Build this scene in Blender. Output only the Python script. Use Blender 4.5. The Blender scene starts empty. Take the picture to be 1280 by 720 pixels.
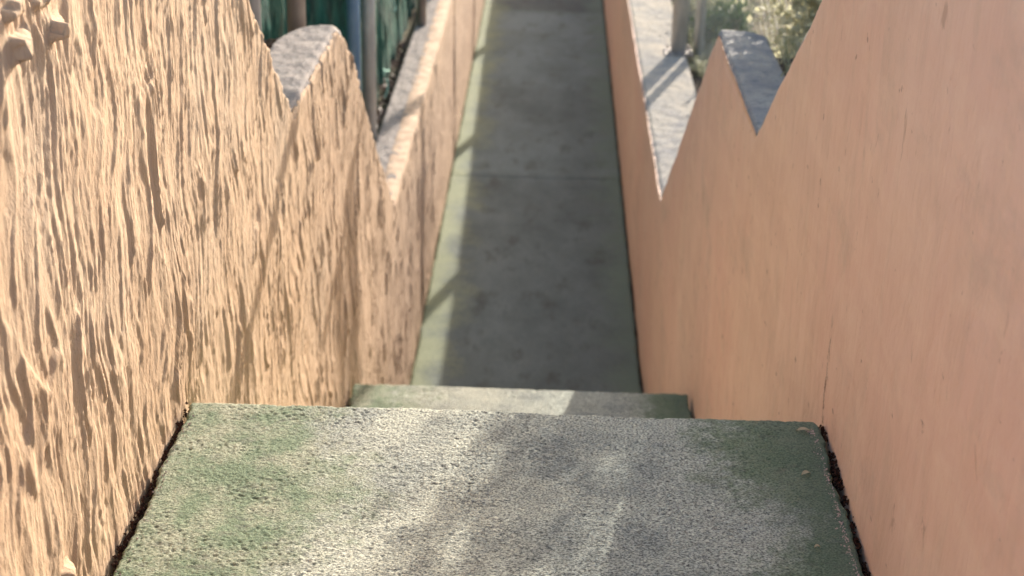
import bpy, math, random
import numpy as np
from mathutils import Matrix, Vector

random.seed(7)
ZP = 3.698                      # height of the camera above the lower path; z = ZP - drop
SC = bpy.context.scene
COL = SC.collection
def Z(h): return ZP - h

# ------------------------------------------------------------------ noise
_rng = np.random.RandomState(11)
_perm = np.tile(_rng.permutation(512), 3)
_ga = _rng.rand(512) * 2 * np.pi
_gx, _gy = np.cos(_ga), np.sin(_ga)
def perlin(x, y, seed=0):
    x = np.asarray(x, dtype=float) + seed * 17.37; y = np.asarray(y, dtype=float) + seed * 9.71
    xi = np.floor(x).astype(int); yi = np.floor(y).astype(int)
    xf = x - xi; yf = y - yi
    u = xf**3 * (xf * (xf * 6 - 15) + 10); v = yf**3 * (yf * (yf * 6 - 15) + 10)
    def g(ix, iy, dx, dy):
        h = _perm[(_perm[ix % 512] + iy) % 512] % 512
        return _gx[h] * dx + _gy[h] * dy
    a = g(xi, yi, xf, yf); b = g(xi + 1, yi, xf - 1, yf)
    c = g(xi, yi + 1, xf, yf - 1); d = g(xi + 1, yi + 1, xf - 1, yf - 1)
    return ((a + u * (b - a)) + v * ((c + u * (d - c)) - (a + u * (b - a)))) * 1.5
def fbm(x, y, o=3, seed=0):
    s = 0; a = 1.0
    for i in range(o):
        s = s + a * perlin(x * 2**i, y * 2**i, seed + i); a *= .5
    return s
def sst(a, b, x):
    t = np.clip((x - a) / (b - a), 0, 1); return t * t * (3 - 2 * t)

# ------------------------------------------------------------------ object helpers
def tag(o, label=None, cat=None, group=None, kind=None):
    if label: o['label'] = label
    if cat: o['category'] = cat
    if group: o['group'] = group
    if kind: o['kind'] = kind
    return o
def thing(name, label, cat, loc=(0, 0, 0), group=None):
    o = bpy.data.objects.new(name, None); COL.objects.link(o); o.location = loc
    return tag(o, label, cat, group)
def mesh_obj(name, co, faces, mat, parent=None, smooth=True):
    me = bpy.data.meshes.new(name)
    co = np.asarray(co, dtype=np.float32)
    if parent is not None: co = co - np.array(parent_world(parent), dtype=np.float32)
    if isinstance(faces, np.ndarray):
        n, k = faces.shape
        me.vertices.add(len(co)); me.vertices.foreach_set('co', co.ravel())
        me.loops.add(n * k); me.loops.foreach_set('vertex_index', faces.astype(np.int32).ravel())
        me.polygons.add(n)
        me.polygons.foreach_set('loop_start', np.arange(0, n * k, k, dtype=np.int32))
        me.update(calc_edges=True)
    else:
        me.from_pydata([tuple(c) for c in co], [], faces); me.update()
    if smooth: me.polygons.foreach_set('use_smooth', np.ones(len(me.polygons), dtype=bool))
    me.materials.append(mat)
    o = bpy.data.objects.new(name, me); COL.objects.link(o)
    if parent is not None: o.parent = parent
    return o
def parent_world(p):
    v = Vector((0, 0, 0))
    while p is not None: v = v + p.location; p = p.parent
    return v
def grid_faces(nu, nv, off=0, flip=False):
    i = np.arange(nu - 1)[:, None]; j = np.arange(nv - 1)[None, :]
    a = i * nv + j + off
    q = np.stack([a, a + nv, a + nv + 1, a + 1], -1).reshape(-1, 4)
    return q[:, ::-1] if flip else q
class MB:
    """collects boxes, tubes and quads for ONE mesh object"""
    def __init__(s): s.v = []; s.f = []
    def tube(s, pts, r, n=12, cap=True):
        pts = [Vector(p) for p in pts]; rs = r if isinstance(r, (list, tuple)) else [r] * len(pts)
        base = len(s.v)
        for i, p in enumerate(pts):
            d = (pts[min(i + 1, len(pts) - 1)] - pts[max(i - 1, 0)]).normalized()
            a = d.cross(Vector((0, 0, 1)) if abs(d.z) < .9 else Vector((1, 0, 0))).normalized(); b = d.cross(a)
            for k in range(n):
                t = 2 * math.pi * k / n
                s.v.append(p + (a * math.cos(t) + b * math.sin(t)) * rs[i])
        for i in range(len(pts) - 1):
            for k in range(n):
                k2 = (k + 1) % n
                s.f.append((base + i * n + k, base + i * n + k2, base + (i + 1) * n + k2, base + (i + 1) * n + k))
        if cap:
            s.f.append(tuple(base + k for k in range(n))[::-1])
            s.f.append(tuple(base + (len(pts) - 1) * n + k for k in range(n)))
    def box(s, c, d, rz=0):
        b = len(s.v); m = Matrix.Rotation(rz, 3, 'Z')
        for z in (-1, 1):
            for x, y in ((-1, -1), (1, -1), (1, 1), (-1, 1)):
                s.v.append(Vector(c) + m @ Vector((x * d[0] / 2, y * d[1] / 2, z * d[2] / 2)))
        for q in ((3, 2, 1, 0), (4, 5, 6, 7), (0, 1, 5, 4), (1, 2, 6, 5), (2, 3, 7, 6), (3, 0, 4, 7)):
            s.f.append(tuple(b + k for k in q))
    def build(s, name, mat, parent=None, smooth=False):
        o = mesh_obj(name, [tuple(v) for v in s.v], s.f, mat, parent, smooth)
        return o

# ------------------------------------------------------------------ material helpers
class NT:
    def __init__(s, name, rough=.85, spec=.25):
        s.m = bpy.data.materials.new(name); s.m.use_nodes = True
        s.t = s.m.node_tree; s.n = s.t.nodes; s.l = s.t.links
        s.b = s.n['Principled BSDF']; s.b.inputs['Roughness'].default_value = rough
        s.b.inputs['Specular IOR Level'].default_value = spec
        s.tc = s.n.new('ShaderNodeTexCoord')
        s.g = s.n.new('ShaderNodeNewGeometry')
    def pos(s, scale=(1, 1, 1)):
        mp = s.n.new('ShaderNodeMapping'); mp.inputs['Scale'].default_value = scale
        s.l.new(s.g.outputs['Position'], mp.inputs['Vector']); return mp.outputs[0]
    def noise(s, scale, stretch=(1, 1, 1), detail=4, rough=.55, dist=0):
        n = s.n.new('ShaderNodeTexNoise'); n.inputs['Scale'].default_value = scale
        n.inputs['Detail'].default_value = detail; n.inputs['Roughness'].default_value = rough
        n.inputs['Distortion'].default_value = dist
        s.l.new(s.pos(stretch), n.inputs['Vector']); return n.outputs['Fac']
    def voro(s, scale, stretch=(1, 1, 1), feature='F1', out='Distance'):
        n = s.n.new('ShaderNodeTexVoronoi'); n.inputs['Scale'].default_value = scale; n.feature = feature
        s.l.new(s.pos(stretch), n.inputs['Vector']); return n.outputs[out]
    def ramp(s, f, stops):
        r = s.n.new('ShaderNodeValToRGB'); s.l.new(f, r.inputs[0]); e = r.color_ramp.elements
        while len(e) < len(stops): e.new(.5)
        for k, (p, c) in enumerate(stops):
            e[k].position = p; e[k].color = (c, c, c, 1) if isinstance(c, (int, float)) else tuple(c) + (1,)
        return r.outputs[0]
    def mix(s, f, a, b, mode='MIX'):
        m = s.n.new('ShaderNodeMix'); m.data_type = 'RGBA'; m.blend_type = mode
        for k, v in ((0, f), (6, a), (7, b)):
            if hasattr(v, 'is_linked') or isinstance(v, bpy.types.NodeSocket): s.l.new(v, m.inputs[k])
            elif k == 0: m.inputs[0].default_value = v
            else: m.inputs[k].default_value = tuple(v) + (1,)
        return m.outputs[2]
    def math(s, op, a, b=0.0, c=0.0):
        m = s.n.new('ShaderNodeMath'); m.operation = op
        for k, v in enumerate((a, b, c)):
            if isinstance(v, bpy.types.NodeSocket): s.l.new(v, m.inputs[k])
            else: m.inputs[k].default_value = v
        return m.outputs[0]
    def xyz(s):
        n = s.n.new('ShaderNodeSeparateXYZ'); s.l.new(s.g.outputs['Position'], n.inputs[0]); return n.outputs
    def mrange(s, v, a, b, c=0., d=1.):
        n = s.n.new('ShaderNodeMapRange'); n.interpolation_type = 'SMOOTHSTEP'; s.l.new(v, n.inputs[0])
        for k, q in zip((1, 2, 3, 4), (a, b, c, d)): n.inputs[k].default_value = q
        return n.outputs[0]
    def bump(s, h, dist, strength=1.0):
        n = s.n.new('ShaderNodeBump'); n.inputs['Distance'].default_value = dist; n.inputs['Strength'].default_value = strength
        s.l.new(h, n.inputs['Height'])
        if s.b.inputs['Normal'].is_linked: s.l.new(s.b.inputs['Normal'].links[0].from_socket, n.inputs['Normal'])
        s.l.new(n.outputs[0], s.b.inputs['Normal'])
    def color(s, c):
        if isinstance(c, bpy.types.NodeSocket): s.l.new(c, s.b.inputs['Base Color'])
        else: s.b.inputs['Base Color'].default_value = tuple(c) + (1,)
        return s

# ---- rough orange stucco (left wall)
M = {}
t = NT('rough_orange_stucco', .9, .15)
c = t.mix(t.ramp(t.noise(7, (1, 1, .35), 5), [(.3, 0), (.7, 1)]), (.52, .36, .235), (.62, .46, .315))
c = t.mix(t.ramp(t.noise(60, (1, 1, .25), 4), [(.35, 0), (.7, .55)]), c, (.62, .43, .28))
c = t.mix(t.ramp(t.noise(190, (1, 1, .6), 2), [(.62, 0), (.74, .55)]), c, (.36, .23, .14))
c = t.mix(t.ramp(t.noise(1.7, (1, 1, 1), 4), [(.5, 0), (.72, .45)]), c, (.52, .42, .32))
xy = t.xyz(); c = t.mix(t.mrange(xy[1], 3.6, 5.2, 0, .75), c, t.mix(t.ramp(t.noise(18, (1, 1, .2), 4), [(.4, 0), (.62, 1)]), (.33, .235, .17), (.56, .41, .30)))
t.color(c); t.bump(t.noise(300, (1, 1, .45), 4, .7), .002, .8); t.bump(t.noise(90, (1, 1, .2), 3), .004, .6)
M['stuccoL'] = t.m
# ---- smooth trowelled pinkish render (right wall)
t = NT('smooth_pink_render', .75, .3)
xs = t.xyz()
c = t.mix(t.ramp(t.noise(3.2, (1, .5, .8), 5, .6), [(.3, 0), (.7, 1)]), (.73, .505, .40), (.82, .595, .48))
c = t.mix(t.ramp(t.noise(1.4, (1, .7, 1), 3, .5), [(.42, 0), (.66, .7)]), c, (.80, .52, .42))
c = t.mix(t.ramp(t.noise(24, (1, .5, .16), 6, .68, .8), [(.50, 0), (.75, .4)]), c, (.58, .43, .33))
c = t.mix(t.ramp(t.noise(13, (1, .3, .8), 6, .7, .4), [(.46, 0), (.64, .5)]), c, (.84, .62, .49))
c = t.mix(t.ramp(t.noise(60, (1, .35, .45), 3, .5), [(.69, 0), (.73, .65)]), c, (.34, .20, .15))
c = t.mix(t.ramp(t.noise(5, (1, .4, .8), 6, .7), [(.55, 0), (.72, .45)]), c, (.48, .38, .31))
c = t.mix(t.ramp(t.noise(34, (1, .5, .2), 4, .6, .6), [(.66, 0), (.72, .5)]), c, (.36, .22, .16))
seam = t.math('MULTIPLY', t.mrange(t.math('ABSOLUTE', t.math('SUBTRACT', t.math('ADD', xs[1], t.math('MULTIPLY', t.noise(22, (1, 1, 1), 5, .7), .07)), 2.72)), .003, .014, .8, 0),
              t.mrange(xs[2], Z(1.16), Z(1.30), 0, 1))
seam = t.math('MULTIPLY', seam, t.ramp(t.noise(60, (1, 1, .8), 4, .7), [(.46, 0), (.56, 1)]))
c = t.mix(seam, c, (.20, .11, .08))
t.color(c); t.bump(t.noise(26, (1, .5, .22), 6, .65, .7), .009, .75); t.bump(t.noise(7, (1, 1, .6), 4), .03, .4)
t.bump(t.noise(260, (1, 1, .7), 3, .6), .001, .5)
M['renderR'] = t.m
# ---- cement coping
def coping(name, a, b, d):
    t = NT(name, .9, .2)
    c = t.mix(t.ramp(t.noise(9, (1, 1, 1), 5, .6), [(.35, 0), (.65, 1)]), a, b)
    if 'blue' in name: c = t.mix(t.math('MULTIPLY', t.mrange(t.xyz()[1], 6.0, 9.6, 0, 1), t.ramp(t.noise(5, detail=4), [(.35, .25), (.6, 1)])), c, (.54, .47, .37))  # sunlit cream painted into the far stretch of the right coping
    c = t.mix(t.ramp(t.noise(48, (1, 1, 1), 4, .6), [(.5, 0), (.68, .6)]), c, d)
    c = t.mix(t.ramp(t.voro(60), [(.04, .8), (.16, 0)]), c, (.09, .085, .08))
    t.color(c); t.bump(t.noise(70, (1, 1, 1), 5, .7), .006, .8); return t.m
M['copL'] = coping('grey_cement_coping', (.27, .235, .215), (.38, .33, .295), (.22, .21, .21))
M['copR'] = coping('blue_shade_cream_sun_coping', (.25, .25, .26), (.40, .375, .34), (.19, .20, .215))  # bluish tone of the shade put into the cement colour
M['edge'] = NT('pale_edge_cement', .9, .2).color((.62, .54, .45)).m
# ---- worn green painted concrete
def painted(name, landing=True):
    t = NT(name, .82, .3); x = t.xyz()
    wob = t.math('MULTIPLY', t.math('SUBTRACT', t.noise(3.2, (1, 1, 1), 5, .6), .5), .55)
    edge = t.math('ADD', t.math('ABSOLUTE', t.math('ADD', x[0], .025 if landing else .05)), wob)
    edge = t.math('ADD', edge, t.math('MULTIPLY', t.math('SUBTRACT', t.noise(45, (1, 1, 1), 4, .7), .5), .28))
    green = t.mrange(edge, .30 if landing else .32, .47 if landing else .60, 0, 1)
    fine = t.noise(240 if landing else 90, (1, 1.4, 1), 3, .6)
    if landing:
        salt = t.ramp(fine, [(.37, (.07, .075, .07)), (.45, (.29, .31, .27)), (.53, (.50, .515, .42)), (.62, (.80, .81, .66))])
        salt = t.mix(t.ramp(t.voro(330, out='Color'), [(.25, 0), (.8, .42)]), salt, (.50, .50, .39))
        salt = t.mix(t.ramp(t.noise(5.5, (1, 1, 1), 5, .6), [(.45, 0), (.62, .6)]), salt, t.mix(t.ramp(fine, [(.4, 0), (.6, 1)]), (.07, .09, .09), (.30, .33, .31)))
        gr = t.mix(t.ramp(fine, [(.38, 0), (.62, 1)]), (.085, .13, .075), (.24, .31, .19))
        gr = t.mix(t.math('MULTIPLY', t.ramp(t.noise(11, (1, 1, 1), 5, .7), [(.42, 0), (.62, .8)]), t.mrange(x[0], -.2, .25, 1, .35)), gr, t.mix(t.ramp(fine, [(.4, 0), (.6, 1)]), (.20, .21, .15), (.50, .50, .37)))
        gr = t.mix(t.ramp(t.noise(24, (1, 1.5, 1), 5, .65), [(.56, 0), (.68, .5)]), gr, (.12, .12, .10))
    else:
        salt = t.mix(t.ramp(fine, [(.35, 0), (.65, 1)]), (.128, .165, .163), (.21, .258, .252))
        salt = t.mix(t.ramp(t.noise(2.6, (1, .5, 1), 6, .68), [(.4, 0), (.65, .8)]), salt, (.095, .125, .122))
        salt = t.mix(t.ramp(t.noise(6.5, (1, .45, 1), 5, .65), [(.54, 0), (.68, .8)]), salt, (.08, .095, .085))
        gr = t.mix(t.ramp(fine, [(.35, 0), (.65, 1)]), (.19, .225, .135), (.30, .335, .215))
        gr = t.mix(t.mrange(x[0], -.3, .3, 0, 1), gr, (.15, .21, .17))
        # each pour of concrete has its own tone
        band = t.ramp(t.math('MULTIPLY', x[1], 1 / 40.), [(0, 1.0), (10.44 / 40, .82), (10.5 / 40, 1.08), (12.7 / 40, .82), (12.8 / 40, 1.0), (15.3 / 40, 1.15), (15.4 / 40, .6), (1, .7)])
        salt = t.mix(1.0, salt, band, 'MULTIPLY')
    c = t.mix(green, salt, gr)
    if landing:   # darker green towards the right edge of the tread
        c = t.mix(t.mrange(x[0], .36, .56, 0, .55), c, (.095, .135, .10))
    if landing: c = t.mix(t.mrange(x[0], -.25, .25, 0, 1), c, t.mix(1.0, c, (.88, .97, 1.06), 'MULTIPLY'))  # cool cast of the shaded right half tinted into the colour
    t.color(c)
    t.bump(t.noise(260 if landing else 120, (1, 1.2, 1), 4, .7), .0035, .9)
    return t.m
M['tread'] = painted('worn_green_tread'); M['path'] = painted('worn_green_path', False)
t = NT('dark_gap_dirt', .95, .1); t.color(t.mix(t.noise(80), (.018, .010, .008), (.07, .035, .025))); M['gap'] = t.m
t = NT('litter_ground', .95, .1)
c = t.mix(t.ramp(t.noise(40, detail=5), [(.4, 0), (.6, 1)]), (.075, .055, .042), (.24, .19, .15))
c = t.mix(t.ramp(t.noise(1.3, detail=3), [(.4, 0), (.6, .6)]), c, (.12, .13, .07)); t.color(c); t.bump(t.noise(60, detail=5), .02, 1)
M['ground'] = t.m
def metal(name, col, col2, rough=.45, met=.55):
    t = NT(name, rough, .5); t.b.inputs['Metallic'].default_value = met
    t.color(t.mix(t.ramp(t.noise(22, (1, 1, .4), 5, .6), [(.4, 0), (.65, 1)]), col, col2))
    t.bump(t.noise(120), .001, .4); return t.m
M['galv'] = metal('galvanised_steel', (.52, .52, .51), (.66, .65, .63), .45, .3)
M['rusty'] = metal('dull_brown_steel', (.30, .26, .24), (.42, .38, .35), .6, .3)
M['blue'] = metal('blue_painted_steel', (.15, .26, .42), (.22, .34, .50), .5, .1)
M['wire'] = metal('fence_wire', (.38, .37, .33), (.55, .53, .47), .6, .1)
t = NT('green_net', .8, .2)
c = t.mix(t.ramp(t.noise(14, (1, 1, .35), 5, .65), [(.38, 0), (.66, 1)]), (.002, .025, .021), (.014, .10, .074))
t.color(c); t.bump(t.noise(26, (1, 1, .4), 4), .02, .8); M['net'] = t.m
M['string'] = NT('pale_green_twine', .8, .2).color((.30, .52, .42)).m
def leaf(name, a, b, tr=.3):
    t = NT(name, .6, .3); c = t.mix(t.ramp(t.noise(30, detail=2), [(.35, 0), (.65, 1)]), a, b); t.color(c)
    tl = t.n.new('ShaderNodeBsdfTranslucent'); t.l.new(c, tl.inputs[0]); mx = t.n.new('ShaderNodeMixShader'); mx.inputs[0].default_value = tr
    out = t.n['Material Output']; t.l.new(t.b.outputs[0], mx.inputs[1]); t.l.new(tl.outputs[0], mx.inputs[2]); t.l.new(mx.outputs[0], out.inputs[0])
    return t.m
M['leaf_pale'] = leaf('dry_olive_leaves', (.46, .46, .31), (.72, .70, .52), .5)
M['grass'] = leaf('dry_grass', (.30, .32, .19), (.66, .63, .46), .4)
M['leaf_green'] = leaf('green_leaves', (.035, .085, .03), (.10, .17, .06))
M['leaf_grey'] = leaf('grey_green_leaves', (.10, .14, .09), (.22, .26, .17))
M['twig'] = NT('twig_bark', .9, .1).color((.12, .085, .06)).m
M['litter'] = leaf('dry_brown_litter', (.10, .06, .045), (.26, .19, .16), .1)
M['crumb'] = NT('pale_pink_mortar_crumbs', .9, .2).color((.55, .45, .42)).m
M['dry_leaf'] = leaf('pale_yellow_leaf', (.45, .42, .28), (.55, .50, .35), .1)

# ------------------------------------------------------------------ profiles (drop below camera as function of Y)
XL, XR = -.667, .533
PL = np.array([(-60, .20), (2.66, .20), (3.467, .825), (4.033, 1.264), (4.93, 1.264), (5.06, 1.315), (5.363, 1.515), (6.58, 2.467), (200, 2.50)])
PR = np.array([(-60, .20), (2.39, .20), (3.1575, .7209), (3.955, 1.262), (5.05, 1.275), (7.03, 2.575), (12, 2.585), (18, 2.50), (200, 2.46)])
BT = np.array([(-60, 1.50), (2.60, 1.50), (2.72, 1.95), (3.88, 2.68), (4.95, 2.68), (5.08, 3.05), (6.3, 3.82), (200, 3.82)])
def prof(P, y): return np.interp(y, P[:, 0], P[:, 1])

def ycoords(step0, y0=1.35, y1=40., k=.0009):
    ys = list(np.linspace(-3, y0 - .05, 12)); y = y0
    while y < y1:
        ys.append(y); y += step0 * (1 + max(0, y - 2.2) * k / step0) if y < 9 else .012 + (y - 9) * .012
    ys.append(y1); return np.array(ys)

# ------------------------------------------------------------------ LEFT WALL
def stucco_relief(Y, H):
    near = 1 - sst(2.6, 6.5, Y)
    wy = Y + .020 * perlin(Y / .14, H / .16, 31) + .052 * perlin(Y / .33, H / .24, 37)
    wh = H + .03 * perlin(Y / .12, H / .15, 33)
    n1 = perlin(wy / .036, wh / .25, 1)
    n2 = perlin(wy / .018, wh / .10, 2)
    n3 = perlin(wy / .009, wh / .032, 3)
    m = sst(-.35, .35, perlin(Y / .22, H / .25, 5))
    lip = lambda v, w, k: sst(0, w, v) * np.exp(-np.clip(v, 0, 9) * k)
    s1 = perlin(wy / .040, wh / .30, 8) - .04
    s2 = perlin(wy / .022, wh / .16, 9) - .08
    s3 = perlin(wy / .060, wh / .24, 10) - .22
    h = .0026 * n1 + .0014 * n2 + .0007 * n3 + .0049 * lip(s1, .14, 3.6) * (.35 + .65 * m) + .0026 * lip(s2, .16, 3.2) * (1.2 - .6 * m) + .0078 * lip(s3, .12, 3.0) * m + .0011 * perlin(Y / .012, H / .016, 15) * sst(-.1, .4, perlin(Y / .1, H / .1, 16))
    h = h + .0006 * perlin(Y / .006, H / .012, 13)
    h = h + .006 * fbm(Y / .5, H / .5, 2, 21)
    h = h * (1.05 + .02 * near)
    # plaster lumps thrown on near the camera
    for (ya, yb, ha, hb, d) in ((1.905, 1.98, .512, .538, .024), (2.060, 2.13, .528, .552, .020), (1.90, 1.99, .470, .486, .016), (1.895, 1.94, 1.275, 1.30, .016),
                                (2.02, 2.12, .44, .50, .010)):
        e = .0012
        w = sst(ya - e, ya + e, Y + .010 * perlin(H / .022, Y / .02, 41)) * (1 - sst(ya + .02, yb, Y)) * sst(ha - e, ha + e, H + .009 * perlin(Y / .03, H / .012, 43)) * (1 - sst(hb - e, hb + .004, H))
        h = h + d * w
    return h
ys = ycoords(.0034)
NT_ = 270
tt = np.linspace(0, 1, NT_)
Yg = np.repeat(ys[:, None], NT_, 1)
top = prof(PL, ys)[:, None]; bot = prof(BT, ys)[:, None]
topn = top + .006 * perlin(ys / .05, ys * 0, 51)[:, None]
Hg = topn + (bot - topn) * tt[None, :]
rel = stucco_relief(Yg, Hg)
edge_round = np.clip(1 - (Hg - topn) / .012, 0, 1) ** 2 * .010
Xg = XL + rel - edge_round
lw = thing('stucco_wall', 'rough orange stucco wall with dragged vertical ridges along the sunlit left side of the steps', 'wall', (XL, 2, Z(1.5)))
co = np.stack([Xg, Yg, Z(Hg)], -1).reshape(-1, 3)
nb = len(co)
# closed back of the wall
bx = np.stack([np.full_like(ys, XL - .165), ys, Z(prof(PL, ys) + .02)], -1)
bx2 = np.stack([np.full_like(ys, XL - .165), ys, Z(prof(BT, ys))], -1)
co = np.vstack([co, bx, bx2]); n = len(ys); i = np.arange(n - 1)
F = [grid_faces(n, NT_, flip=True)]
F.append(np.stack([nb + i, nb + i + 1, nb + n + i + 1, nb + n + i], -1)[:, ::-1])
F.append(np.stack([i * NT_, (i + 1) * NT_, nb + i + 1, nb + i], -1)[:, ::-1])
F.append(np.stack([(i + 1) * NT_ - 1, (i + 2) * NT_ - 1, nb + n + i + 1, nb + n + i], -1))
mesh_obj('plaster_face', co, np.vstack(F), M['stuccoL'], lw)

yr = np.concatenate([np.arange(6.62, 14, .04), np.arange(14, 40, .5)]); hr = prof(PL, yr) - .012
a = np.stack([np.full_like(yr, XL + .001) + .004 * perlin(yr / .05, yr * 0, 53), yr, Z(hr) + .004 * perlin(yr / .06, yr * 0, 54)], -1)
b = a.copy(); b[:, 0] = XL - .075; a2 = a.copy(); a2[:, 2] -= .06; n_ = len(yr); i = np.arange(n_ - 1)
mesh_obj('plaster_rim', np.vstack([a, b, a2]), np.vstack([np.stack([i, i + 1, n_ + i + 1, n_ + i], -1), np.stack([i + 1, i, 2 * n_ + i, 2 * n_ + i + 1], -1)]), M['stuccoL'], lw, False)

def cap(name, parent, P, x_in, sgn, width, mat, seed, rnd=.30, amp=.004, over=.004):
    """cement wash on top of the wall, worn round at its outer corners"""
    y = np.concatenate([np.linspace(-3, 2, 12), np.arange(2.02, 12, .016), np.linspace(12.05, 40, 160)])
    nu = 26; u = np.linspace(0, 1, nu)
    Yc = np.repeat(y[:, None], nu, 1); U = np.repeat(u[None, :], len(y), 0)
    Wd = width(Yc); INS = (lambda q: .040 * sst(6.7, 8.2, q)) if sgn < 0 else (lambda q: 0 * q)
    X = x_in + sgn * (.0085 + (Wd - INS(Yc)) * U + INS(Yc) + .003 * (1 - U) * perlin(Yc / .04, U * 0, seed))
    k = np.clip(1 - U * 16, 0, 1)
    H = prof(P, Yc + rnd * U**4) - .010 + .018 * np.clip(1 - U / .06, 0, 1)**2 + .012 * np.clip((U - .93) / .07, 0, 1)**2
    slope = np.abs(np.gradient(H, axis=0) / np.gradient(Yc, axis=0)); amp = amp * np.clip(1 - slope * 2, 0.05, 1)
    H = H - .012 * np.clip(slope * 2, 0, 1) + amp * fbm(X / .07, Yc / .07, 4, seed + 3) + amp * .8 * perlin(X / .012, Yc / .012, seed + 9)
    a = np.stack([X, Yc, Z(H)], -1).reshape(-1, 3)
    b = a.copy(); b[:, 2] -= .05
    n_, m_ = len(y), nu
    F = [grid_faces(n_, m_, flip=(sgn < 0))]
    off = n_ * m_; i = np.arange(n_ - 1)
    for j, fl in ((0, False), (m_ - 1, True)):
        q = np.stack([i * m_ + j, (i + 1) * m_ + j, off + (i + 1) * m_ + j, off + i * m_ + j], -1)
        if fl != (sgn < 0): q = q[:, ::-1]
        F.append(q)
    return mesh_obj(name, np.vstack([a, b]), np.vstack(F), mat, parent)
cap('coping', lw, PL, XL, -1, lambda y: .165 + 0 * y, M['copL'], 61, .26)

# ------------------------------------------------------------------ RIGHT WALL
ys = np.concatenate([np.linspace(-3, 1.2, 10), np.arange(1.22, 9, .014), np.arange(9.05, 40, .12), [40.]])
NR = 110; tt = np.linspace(0, 1, NR); Yg = np.repeat(ys[:, None], NR, 1)
topn = prof(PR, ys)[:, None]; bot = prof(BT, ys)[:, None]; Hg = topn + (bot - topn) * tt[None, :]
rel = .0035 * fbm(Yg / .35, Hg / .9, 3, 71) + .0012 * perlin(Yg / .05, Hg / .35, 75)
Xg = XR - rel + np.clip(1 - (Hg - topn) / .015, 0, 1) ** 2 * .006
rw = thing('rendered_wall', 'smooth pinkish orange rendered wall in shade along the right side of the steps', 'wall', (XR, 2, Z(1.5)))
co = np.stack([Xg, Yg, Z(Hg)], -1).reshape(-1, 3); nb = len(co)
def widthR(y): return .150 + .155 * sst(5.2, 6.8, y)
bx = np.stack([XR + widthR(ys), ys, Z(prof(PR, ys) + .02)], -1); bx2 = bx.copy(); bx2[:, 2] = Z(prof(BT, ys))
co = np.vstack([co, bx, bx2]); n = len(ys); i = np.arange(n - 1)
F = [grid_faces(n, NR), np.stack([nb + i, nb + i + 1, nb + n + i + 1, nb + n + i], -1),
     np.stack([i * NR, (i + 1) * NR, nb + i + 1, nb + i], -1),
     np.stack([(i + 1) * NR - 1, (i + 2) * NR - 1, nb + n + i + 1, nb + n + i], -1)[:, ::-1]]
mesh_obj('render_face', co, np.vstack(F), M['renderR'], rw)
cap('coping', rw, PR, XR, 1, widthR, M['copR'], 81, .10, .0035)

# ------------------------------------------------------------------ LANDINGS, STAIRS, PATH
def slab(name, ya, yb, H, mat, step, thick, rough, joints=(), yfine=None, seed=100, nose=True):
    fine = np.arange(yfine if yfine else ya, yb, step)
    y = np.concatenate([np.linspace(ya, yfine - step, 20), fine, [yb]]) if yfine else np.concatenate([fine, [yb]])
    nx = int(1.18 / (step if not joints else .014)) + 1; u = np.linspace(0, 1, nx)
    el = XL + (.016 if nose else .004) + .005 * perlin(y / .03, y * 0, seed) + .006 * perlin(y / .15, y * 0, seed + 1)
    er = XR - .013 + .004 * perlin(y / .02, y * 0, seed + 2) + .006 * perlin(y / .12, y * 0, seed + 3)
    X = el[:, None] + (er - el)[:, None] * u[None, :]; Y = np.repeat(y[:, None], nx, 1)
    h = rough * (fbm(X / .009, Y / .0065, 2, seed + 5) * .9 + .5 * fbm(X / .04, Y / .03, 3, seed + 7)) + .0025 * fbm(X / .3, Y / .3, 2, seed + 8)
    pit = np.clip(perlin(X / .0085, Y / .0055, seed + 11) - .22, 0, 1) * sst(-.5, .5, perlin(X / .12, Y / .12, seed + 12))
    h = h - rough * 5 * pit
    if nose: h = h - .010 * np.clip(perlin(X / .03, Y * 0, seed + 30) - .25, 0, 1) * np.clip(1 - (yb - Y) / .02, 0, 1)
    d = np.minimum(X - el[:, None], er[:, None] - X); h = h - .006 * np.clip(1 - d / .008, 0, 1)**2
    if nose: h = h - .006 * np.clip(1 - (yb - Y) / .012, 0, 1)**2 
    for j in joints: h = h - .008 * np.exp(-((Y - j) / .012)**2)
    Yn = Y.copy()
    if nose: Yn[-1, :] += .006 * perlin(X[-1] / .05, X[-1] * 0, seed + 20) + .004 * perlin(X[-1] / .012, X[-1] * 0, seed + 21)
    a = np.stack([X, Yn, Z(H) + h], -1).reshape(-1, 3)
    ring = np.concatenate([np.arange(nx), np.arange(1, len(y)) * nx + nx - 1, (len(y) - 1) * nx + np.arange(nx - 2, -1, -1), np.arange(len(y) - 2, 0, -1) * nx])
    b = a[ring].copy(); b[:, 2] = Z(H) - thick
    k = len(ring); off = len(a); i = np.arange(k)
    F = [grid_faces(len(y), nx, flip=True), np.stack([ring, off + i, off + (i + 1) % k, ring[(i + 1) % k]], -1)]
    return tag(mesh_obj(name, np.vstack([a, b]), np.vstack(F), mat), kind='structure')
H1, H2, H3 = 1.40, 2.544, 3.698
slab('upper_landing', -3, 2.665, H1, M['tread'], .0029, .16, .0011, yfine=1.75, seed=100)
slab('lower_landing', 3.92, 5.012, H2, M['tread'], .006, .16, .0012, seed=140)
slab('path', 6.27, 40, H3, M['path'], .03, .12, .0010, joints=(10.5, 12.8, 15.4), seed=180, nose=False)
mb = MB()
for (y0, Ha, Hb) in ((2.665, H1, H2), (5.012, H2, H3)):
    r = (Hb - Ha) / 6
    for k in range(5):
        a = Ha + r * (k + 1)
        mb.box(((XL + XR) / 2, y0 + .251 * k + .124, (Z(a) + Z(Hb + .2)) / 2), (1.16, .250, Z(a) - Z(Hb + .2)))
tag(mb.build('stairs', M['tread']), kind='structure')
mb = MB()
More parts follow.
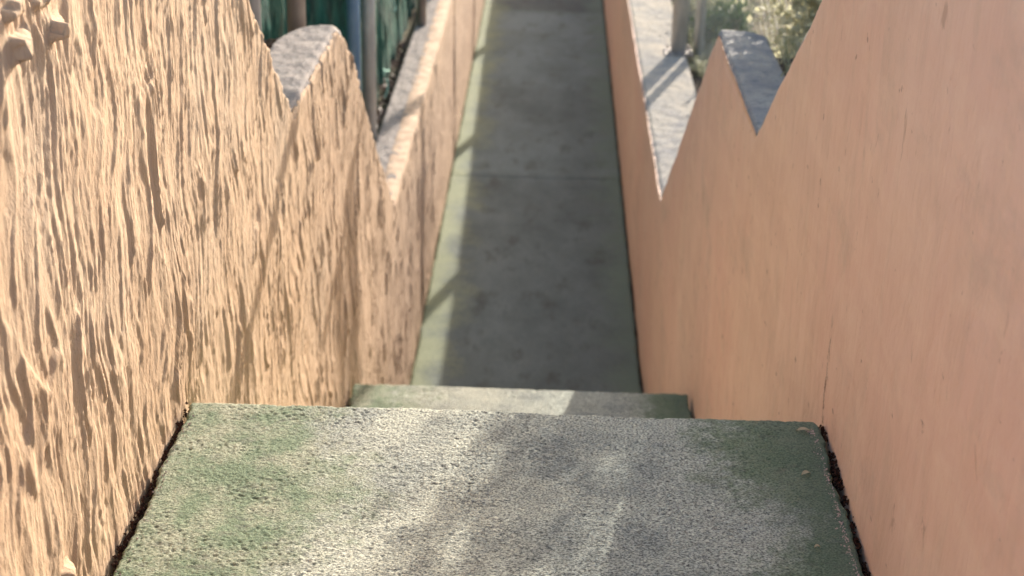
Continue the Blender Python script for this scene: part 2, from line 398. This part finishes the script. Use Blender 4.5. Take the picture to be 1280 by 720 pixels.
for (ya, yb, H) in ((-3, 2.60, H1 + .055), (3.93, 4.95, H2 + .055), (6.3, 40, H3 + .05)):
    mb.box(((XL + XR) / 2, (ya + yb) / 2, Z(H) - .01), (1.21, yb - ya, .02))
tag(mb.build('joint_dirt', M['gap']), kind='structure')

# terrain: one sheet, cut low between the walls
yt = np.concatenate([[-400, -150, -50, -15], np.arange(-3, 22, .08), np.linspace(22.5, 40, 20), [40.6, 45, 60, 120, 400, 900]])
xt = np.concatenate([[-700, -200, -60, -20, -8, -4], np.linspace(-3, -.79, 40), [-.72, -.6, 0, .5, .585], np.linspace(.64, 3.2, 44), [4, 8, 20, 60, 200, 700]])
Y, X = np.meshgrid(yt, xt, indexing='ij')
sm = lambda P, y: np.mean([prof(P, y + d) for d in np.linspace(-.12, .12, 5)], 0)
out = np.where(X < 0, sm(PL, Y), sm(PR, Y))
far = sst(42, 120, Y); out = out * (1 - far) + 3.72 * far
edge = np.clip((np.abs(X + .06) - .62) / .5, 0, 1)
H = out + .045 + .012 * fbm(X / .3, Y / .3, 3, 90) * edge
mid = (X > -.75) & (X < .60)
H = np.where(mid & (Y < 40.3), np.where(Y < 2.5, 1.62, np.where(Y < 4.9, 2.95, 4.1)), H)
H = np.where(mid & (Y >= 40.3) & (Y < 70), 3.72, H)
gr = mesh_obj('ground', np.stack([X, Y, Z(H)], -1).reshape(-1, 3), grid_faces(len(yt), len(xt), flip=True), M['ground']); tag(gr, kind='structure')

# ------------------------------------------------------------------ FENCES, POSTS, PIPE ARCHES
def gz(x, y): return Z(float(sm(PL if x < 0 else PR, np.array(y))) + .045)
def post(parent, x, y, H0, H1_, r, mat, name='post'):
    mb = MB(); mb.tube([(x, y, Z(H0)), (x, y, Z(H1_))], r, 20)
    mb.tube([(x, y, Z(H1_)), (x, y, Z(H1_) + .012)], [r * 1.08, r * .5], 20)
    return mb.build(name, mat, parent, True)
# left: green netting fence
nf = thing('netting_fence', 'fence of dark green netting on steel posts behind the left wall', 'fence', (-1.1, 5, gz(-1.1, 5)))
yn = np.arange(2.2, 16, .035); zn = np.linspace(0, 1.7, 50)
Yn, Zn = np.meshgrid(yn, zn, indexing='ij')
base = Z(prof(PL, Yn) + .06)
front = np.stack([-1.16 + .235 * sst(7.05, 7.75, Yn) + .030 * fbm(Yn / .22, Zn / .6, 3, 95) + .008 * perlin(Yn / .04, Zn / .2, 97), Yn, base + Zn], -1).reshape(-1, 3)
back = front.copy(); back[:, 0] -= .004
mesh_obj('green_net', np.vstack([front, back]), np.vstack([grid_faces(len(yn), len(zn), flip=True), grid_faces(len(yn), len(zn), len(front))]), M['net'], nf)
for (x, y, r, m) in ((-.882, 4.62, .030, 'galv'), (-.818, 5.06, .030, 'rusty'), (-.872, 7.52, .034, 'galv'), (-.93, 2.6, .03, 'galv'), (-.9, 12.9, .03, 'galv'), (-.9, 15.6, .03, 'galv')):
    post(nf, x, y, float(prof(PL, y)) + .1, float(prof(PL, y)) - 1.75, r, M[m])
for k in range(26):   # twine loops tying the net
    mb = MB(); y0 = random.uniform(4.2, 12); h0 = random.uniform(.05, 1.1); a = random.uniform(0, 6.28); L = random.uniform(.06, .2)
    z0 = Z(float(prof(PL, y0))) + h0; pts = []
    for q in range(9):
        a += random.uniform(-.5, .7); y0 += math.cos(a) * L / 6; z0 += math.sin(a) * L / 6
        pts.append((-1.115 + .235 * float(sst(7.05, 7.75, y0)) + .01 * math.sin(q), y0, z0))
    mb.tube(pts, .0045, 5); mb.build('twine', M['string'], nf, True)
# right: chain-link fence
cf = thing('chain_link_fence', 'chain-link fence on thick grey posts behind the right wall', 'fence', (.9, 9, gz(.9, 9)))
XF = .92
mb = MB()
def fp(y, h): return Vector((XF, y, Z(float(prof(PR, y)) + .03) + h))
HF = 1.5; d = .10
for s in (1, -1):
    k0 = -int(HF / d) if s > 0 else 0
    for k in range(int((5.3 - 2.5) / d) - int(HF / d) * 0 + int(HF / d) + 200):
        ystart = 4.0 + (k - int(HF / d)) * d
        if ystart > 14: break
        pts = []
        for q in range(0, 13):
            h = HF * q / 12; y = ystart + (h if s > 0 else HF - h)
            if 4.0 <= y <= 14: pts.append(fp(y, h) + Vector((.003 * s, 0, 0)))
        if len(pts) > 1: mb.tube(pts, .0013, 3, False)
mb.build('wire_mesh', M['wire'], cf)
for (x, y, r, top_) in ((.80, 9.72, .050, .27), (.79, 12.7, .045, .3), (.79, 15.5, .045, .3), (.79, 18.2, .045, .3), (.79, 21.0, .045, .3)):
    pp = post(cf, x, y, float(prof(PR, y)) + .05, top_, r, M['galv'])
    mb = MB(); zt = Z(float(prof(PR, y))) + .012; mb.box((x, y, zt), (.17, .17, .014))
    for a, b in ((-1, -1), (1, -1), (1, 1), (-1, 1)): mb.tube([(x + a * .065, y + b * .065, zt), (x + a * .065, y + b * .065, zt + .028)], .009, 6)
    bp = mb.build('base_plate', M['rusty'], None, False)
    bp.parent = pp; bp.matrix_parent_inverse = Matrix.Translation(-Vector(parent_world(cf)))
# arches of pipe over the path; crossbars out of view, set from their shadows
def arch(xl, xr, y, h, r, label, ml, mr, right_post=True):
    a = thing('pipe_arch', label, 'arch', (xl, y, gz(xl, y)), 'pipe arches over the path')
    post(a, xl, y, float(prof(PL, y)) + .1, h, r, M[ml])
    if right_post: post(a, xr, y, float(prof(PR, y)) + .2, h, r, M[mr])
    mb = MB(); mb.tube([(xl - .12, y, Z(h)), (xr + .12, y, Z(h))], .032, 14); mb.build('crossbar', M['galv'], a, True)
arch(-.872, 1.36, 6.95, .30, .030, 'arch of steel pipe on a blue post, nearest over the lower steps', 'blue', 'galv')
arch(-.80, .93, 9.78, .30, .030, 'arch of steel pipe on a grey-brown post, second along the left wall', 'rusty', 'galv')

# ------------------------------------------------------------------ PLANTS
def bush(label, x, y, base, rx, ry, rz, n, size, mat, name='bush', up=.3, group='bushes behind the walls', clump=14):
    b = thing(name, label, 'bush', (x, y, base), group)
    R = np.random.RandomState(int(abs(x * 131 + y * 977)) + n)
    cl = R.normal(size=(clump, 3)); cl /= np.linalg.norm(cl, axis=1)[:, None]; cl *= R.uniform(.25, .85, (clump, 1)); cl[:, 2] = np.abs(cl[:, 2])
    v = []; f = []
    for k in range(n):
        c0 = cl[R.randint(clump)] + R.normal(size=3) * .17
        p = Vector((x + c0[0] * rx, y + c0[1] * ry, base + max(.0, c0[2] + .02) * rz))
        d = Vector(R.normal(size=3)); d.z = d.z * .7 + up * 2; d.normalize()
        s = d.cross(Vector(R.normal(size=3))).normalized(); L = size * R.uniform(.6, 1.3); w = L * R.uniform(.22, .38)
        nrm = d.cross(s) * w * .35; i0 = len(v)
        v += [p, p + d * L * .45 + s * w - nrm, p + d * L, p + d * L * .45 - s * w - nrm, p + d * L * .5]
        f += [(i0, i0 + 1, i0 + 4), (i0 + 1, i0 + 2, i0 + 4), (i0 + 2, i0 + 3, i0 + 4), (i0 + 3, i0, i0 + 4)]
    mesh_obj('foliage', [tuple(q) for q in v], f, M[mat], b, False)
    mb = MB()
    for q in cl:
        e = Vector((x + q[0] * rx, y + q[1] * ry, base + q[2] * rz)); s0 = Vector((x + q[0] * .02, y + q[1] * .02, base - .05))
        m = s0.lerp(e, .5) + Vector((R.normal() * .02, R.normal() * .02, .03))
        mb.tube([s0, m, e], [.008, .005, .002], 5)
    mb.build('stems', M['twig'], b, True)
    return b
bush('tall pale olive bush standing just behind the right wall notch', 1.02, 5.50, gz(1, 5.5), .25, .60, 1.55, 12000, .040, 'leaf_pale', clump=90)
bush('pale dry bush beside the lower end of the right sloping wall, nearest the camera', .97, 4.50, gz(.97, 4.50), .19, .46, .95, 7000, .034, 'leaf_pale', clump=50)
bs = [(1.02, 6.6, .14, .40, .30, 'leaf_pale'), (.99, 7.5, .13, .40, .26, 'leaf_grey'), (1.06, 8.2, .16, .40, .34, 'leaf_green'), (1.04, 9.1, .14, .38, .28, 'leaf_grey'),
      (1.12, 10.1, .2, .40, .34, 'leaf_green'), (1.10, 11.0, .2, .4, .34, 'leaf_pale'), (1.20, 12.2, .25, .5, .42, 'leaf_grey'), (1.6, 8.3, .3, .5, .6, 'leaf_pale'), (1.7, 6.5, .4, .5, .6, 'leaf_grey')]
nm = {'leaf_pale': 'pale dry olive', 'leaf_grey': 'grey-green', 'leaf_green': 'dark green'}
whr = ['behind the first notch of the right wall', 'past the first notch of the right wall', 'left of the notch, behind the chain-link wire', 'just right of the thick grey post', 'directly behind the thick grey post',
       'beyond the thick grey post', 'farthest along the right wall', 'in the second row behind the dark green one', 'in the second row behind the pale ones']
for (x, y, rx, ry, rz, m), w in zip(bs, whr):
    bush('%s bush %s' % (nm[m], w), x, y, gz(x, y), rx, ry, rz, 1500, .036, m)
bush('small yellow-green weed at the foot of the thick grey post', .90, 9.45, gz(.9, 9.45), .07, .12, .10, 160, .030, 'leaf_pale', 'weed', group='weeds by the posts', clump=8)
# fallen litter beyond the left wall
R = np.random.RandomState(5); v = []; f = []
for k in range(3600):
    left = k < 2400
    x = R.uniform(-1.15, -.85) if left else R.uniform(.84, 1.1); y = R.uniform(3.9, 9.5)
    p = Vector((x, y, gz(x, y) + R.uniform(0, .03))); d = Vector((R.normal(), R.normal(), R.normal() * .5)).normalized(); s = d.cross(Vector(R.normal(size=3))).normalized()
    L = R.uniform(.010, .030); w = L * .4; i0 = len(v); v += [p - d * L, p + s * w, p + d * L, p - s * w]; f.append((i0, i0 + 1, i0 + 2, i0 + 3))
tag(mesh_obj('leaf_litter', [tuple(q) for q in v], f, M['litter'], None, False), 'brown crumbled leaf litter on the soil behind the walls', 'leaf litter', kind='stuff')

# dry grass behind the right wall
R = np.random.RandomState(9); v = []; f = []
for k in range(15000):
    x = R.uniform(.72, 1.9) if k % 3 else R.uniform(.70, 1.1); y = R.uniform(3.6, 13)
    if x < .88 and y > 6: continue
    if fbm(np.array([x / .18]), np.array([y / .25]), 2, 7)[0] < -.25: continue
    p = Vector((x, y, gz(1, y) - .01)); L = R.uniform(.04, .15); d = Vector((R.normal() * .4, R.normal() * .4, 1)).normalized(); w_ = R.uniform(.0015, .0045)
    a = R.uniform(0, 6.28); s_ = Vector((math.cos(a), math.sin(a), 0)) * w_; b2 = Vector((R.normal(), R.normal(), -.3)) * L * .25; i0 = len(v)
    v += [p - s_, p + s_, p + d * L * .6 + s_ * .7, p + d * L * .6 - s_ * .7, p + d * L + b2]; f += [(i0, i0 + 1, i0 + 2, i0 + 3), (i0 + 3, i0 + 2, i0 + 4)]
tag(mesh_obj('dry_grass', [tuple(q) for q in v], f, M['grass'], None, False), 'dry olive grass growing behind the right wall', 'grass', kind='stuff')

# crumbs and dust along the edges of the upper landing
v = []; f = []
def pebble(p, s):
    i0 = len(v)
    for q in ((1, 0, 0), (-1, 0, 0), (0, 1, 0), (0, -1, 0), (0, 0, 1), (0, 0, -1)):
        v.append(p + Vector(q) * s * random.uniform(.6, 1.2))
    for a in (0, 1):
        for b_ in (2, 3):
            for c_ in (4, 5): f.append((i0 + a, i0 + b_, i0 + c_))
for k in range(900):
    y = random.uniform(1.8, 2.63); pebble(Vector((XR - .022 - abs(random.gauss(0, .006)) - (.012 if y > 2.5 and random.random() < .6 else 0) * random.random(), y, Z(H1) + .001)), random.uniform(.0008, .0026))
for k in range(60):
    y = random.uniform(1.8, 2.63); pebble(Vector((XL + .026 + random.gauss(0, .004), y, Z(H1) + .001)), random.uniform(.001, .0026))
tag(mesh_obj('mortar_crumbs', [tuple(q) for q in v], f, M['crumb'], None, False), 'pale crumbs of mortar along the edges of the top landing', 'crumbs', kind='stuff')
v = []; f = []
for k in range(1500):
    y = random.uniform(1.75, 2.66); g = perlin(np.array([y / .035]), np.array([k % 2 * 3.]), 5)[0]
    if random.random() > .75 + g: continue
    x = (XR - .006 + random.gauss(0, .0035)) if k % 2 else (XL + .011 + random.gauss(0, .003))
    pebble(Vector((x, y, Z(H1) - random.uniform(.002, .016))), random.uniform(.002, .0055))
tag(mesh_obj('gap_dirt', [tuple(q) for q in v], f, M['gap'], None, False), 'dark crumbly dirt packed between the top landing and the walls', 'dirt', kind='stuff')
def dead_leaf(x, y, L, w, a, label):
    n_ = 9; v = []; f = []; m = Matrix.Rotation(a, 3, 'Z')
    for i_ in range(n_):
        s = i_ / (n_ - 1); ww = w * math.sin(math.pi * min(1, s * 1.02)) ** .8 + .0002; z = .004 * s * (1 - s) * 4
        for e, dz in ((-1, .0022), (0, 0), (1, .0026)):
            v.append(Vector((x, y, Z(H1) + .003)) + m @ Vector(((s - .5) * L, e * ww / 2, z + dz)))
    for i_ in range(n_ - 1):
        for j in (0, 1): f.append((i_ * 3 + j, i_ * 3 + j + 1, i_ * 3 + j + 4, i_ * 3 + j + 3))
    tag(mesh_obj('fallen_leaf', [tuple(q) for q in v], f, M['dry_leaf'], None, True), label, 'leaf', 'leaves fallen on the top landing')
dead_leaf(.487, 2.612, .026, .010, .1, 'pale yellow narrow leaf lying at the far right corner of the top landing')
dead_leaf(.470, 2.452, .020, .009, .5, 'small curled pale leaf lying nearer the camera on the right of the top landing')
dead_leaf(.455, 2.215, .011, .006, .2, 'tiny pale fleck of leaf nearest the camera on the right side of the landing')

# ------------------------------------------------------------------ LIGHT, SKY, CAMERA
sd = Vector((.32, 1, .339)).normalized()
w = bpy.data.worlds.new('World'); SC.world = w; w.use_nodes = True
sky = w.node_tree.nodes.new('ShaderNodeTexSky'); sky.sky_type = 'NISHITA'; sky.sun_disc = False
sky.sun_elevation = math.asin(sd.z); sky.sun_rotation = math.atan2(sd.x, sd.y); sky.air_density = 1.0; sky.dust_density = 2.0
bg = w.node_tree.nodes['Background']; bg.inputs[1].default_value = .15
w.node_tree.links.new(sky.outputs[0], bg.inputs[0])
sl = bpy.data.lights.new('sun', 'SUN'); sl.energy = 4.1; sl.angle = math.radians(.53); sl.color = (1, .90, .78)
so = bpy.data.objects.new('sun', sl); COL.objects.link(so); so.location = (4, 10, 12)
so.rotation_euler = (-sd).to_track_quat('-Z', 'Y').to_euler()

pitch, yaw, roll, fpx = .4074, -.0206, .0219, 1999.7
cp, sp, cy, sy = math.cos(pitch), math.sin(pitch), math.cos(yaw), math.sin(yaw)
fwd = Vector((sy * cp, cy * cp, -sp)); dn = Vector((-sy * sp, -cy * sp, -cp)); rt = Vector((cy, -sy, 0))
Rr = rt * math.cos(roll) - dn * math.sin(roll); Dd = rt * math.sin(roll) + dn * math.cos(roll)
cam = bpy.data.cameras.new('camera'); co_ = bpy.data.objects.new('camera', cam); COL.objects.link(co_)
mw = Matrix((Rr, -Dd, -fwd)).transposed().to_4x4(); mw.translation = Vector((0, 0, ZP)); co_.matrix_world = mw
cam.sensor_width = 36; cam.lens = fpx / 1280 * 36; cam.clip_start = .05; cam.clip_end = 3000
cam.dof.use_dof = True; cam.dof.focus_distance = 2.55; cam.dof.aperture_fstop = 6.0
SC.camera = co_
SC.view_settings.view_transform = 'Standard'; SC.view_settings.look = 'None'; SC.view_settings.gamma = 1
SC.view_settings.exposure = 1.22
SC.cycles.max_bounces = 8; SC.cycles.diffuse_bounces = 5
SC.cycles.use_denoising = True
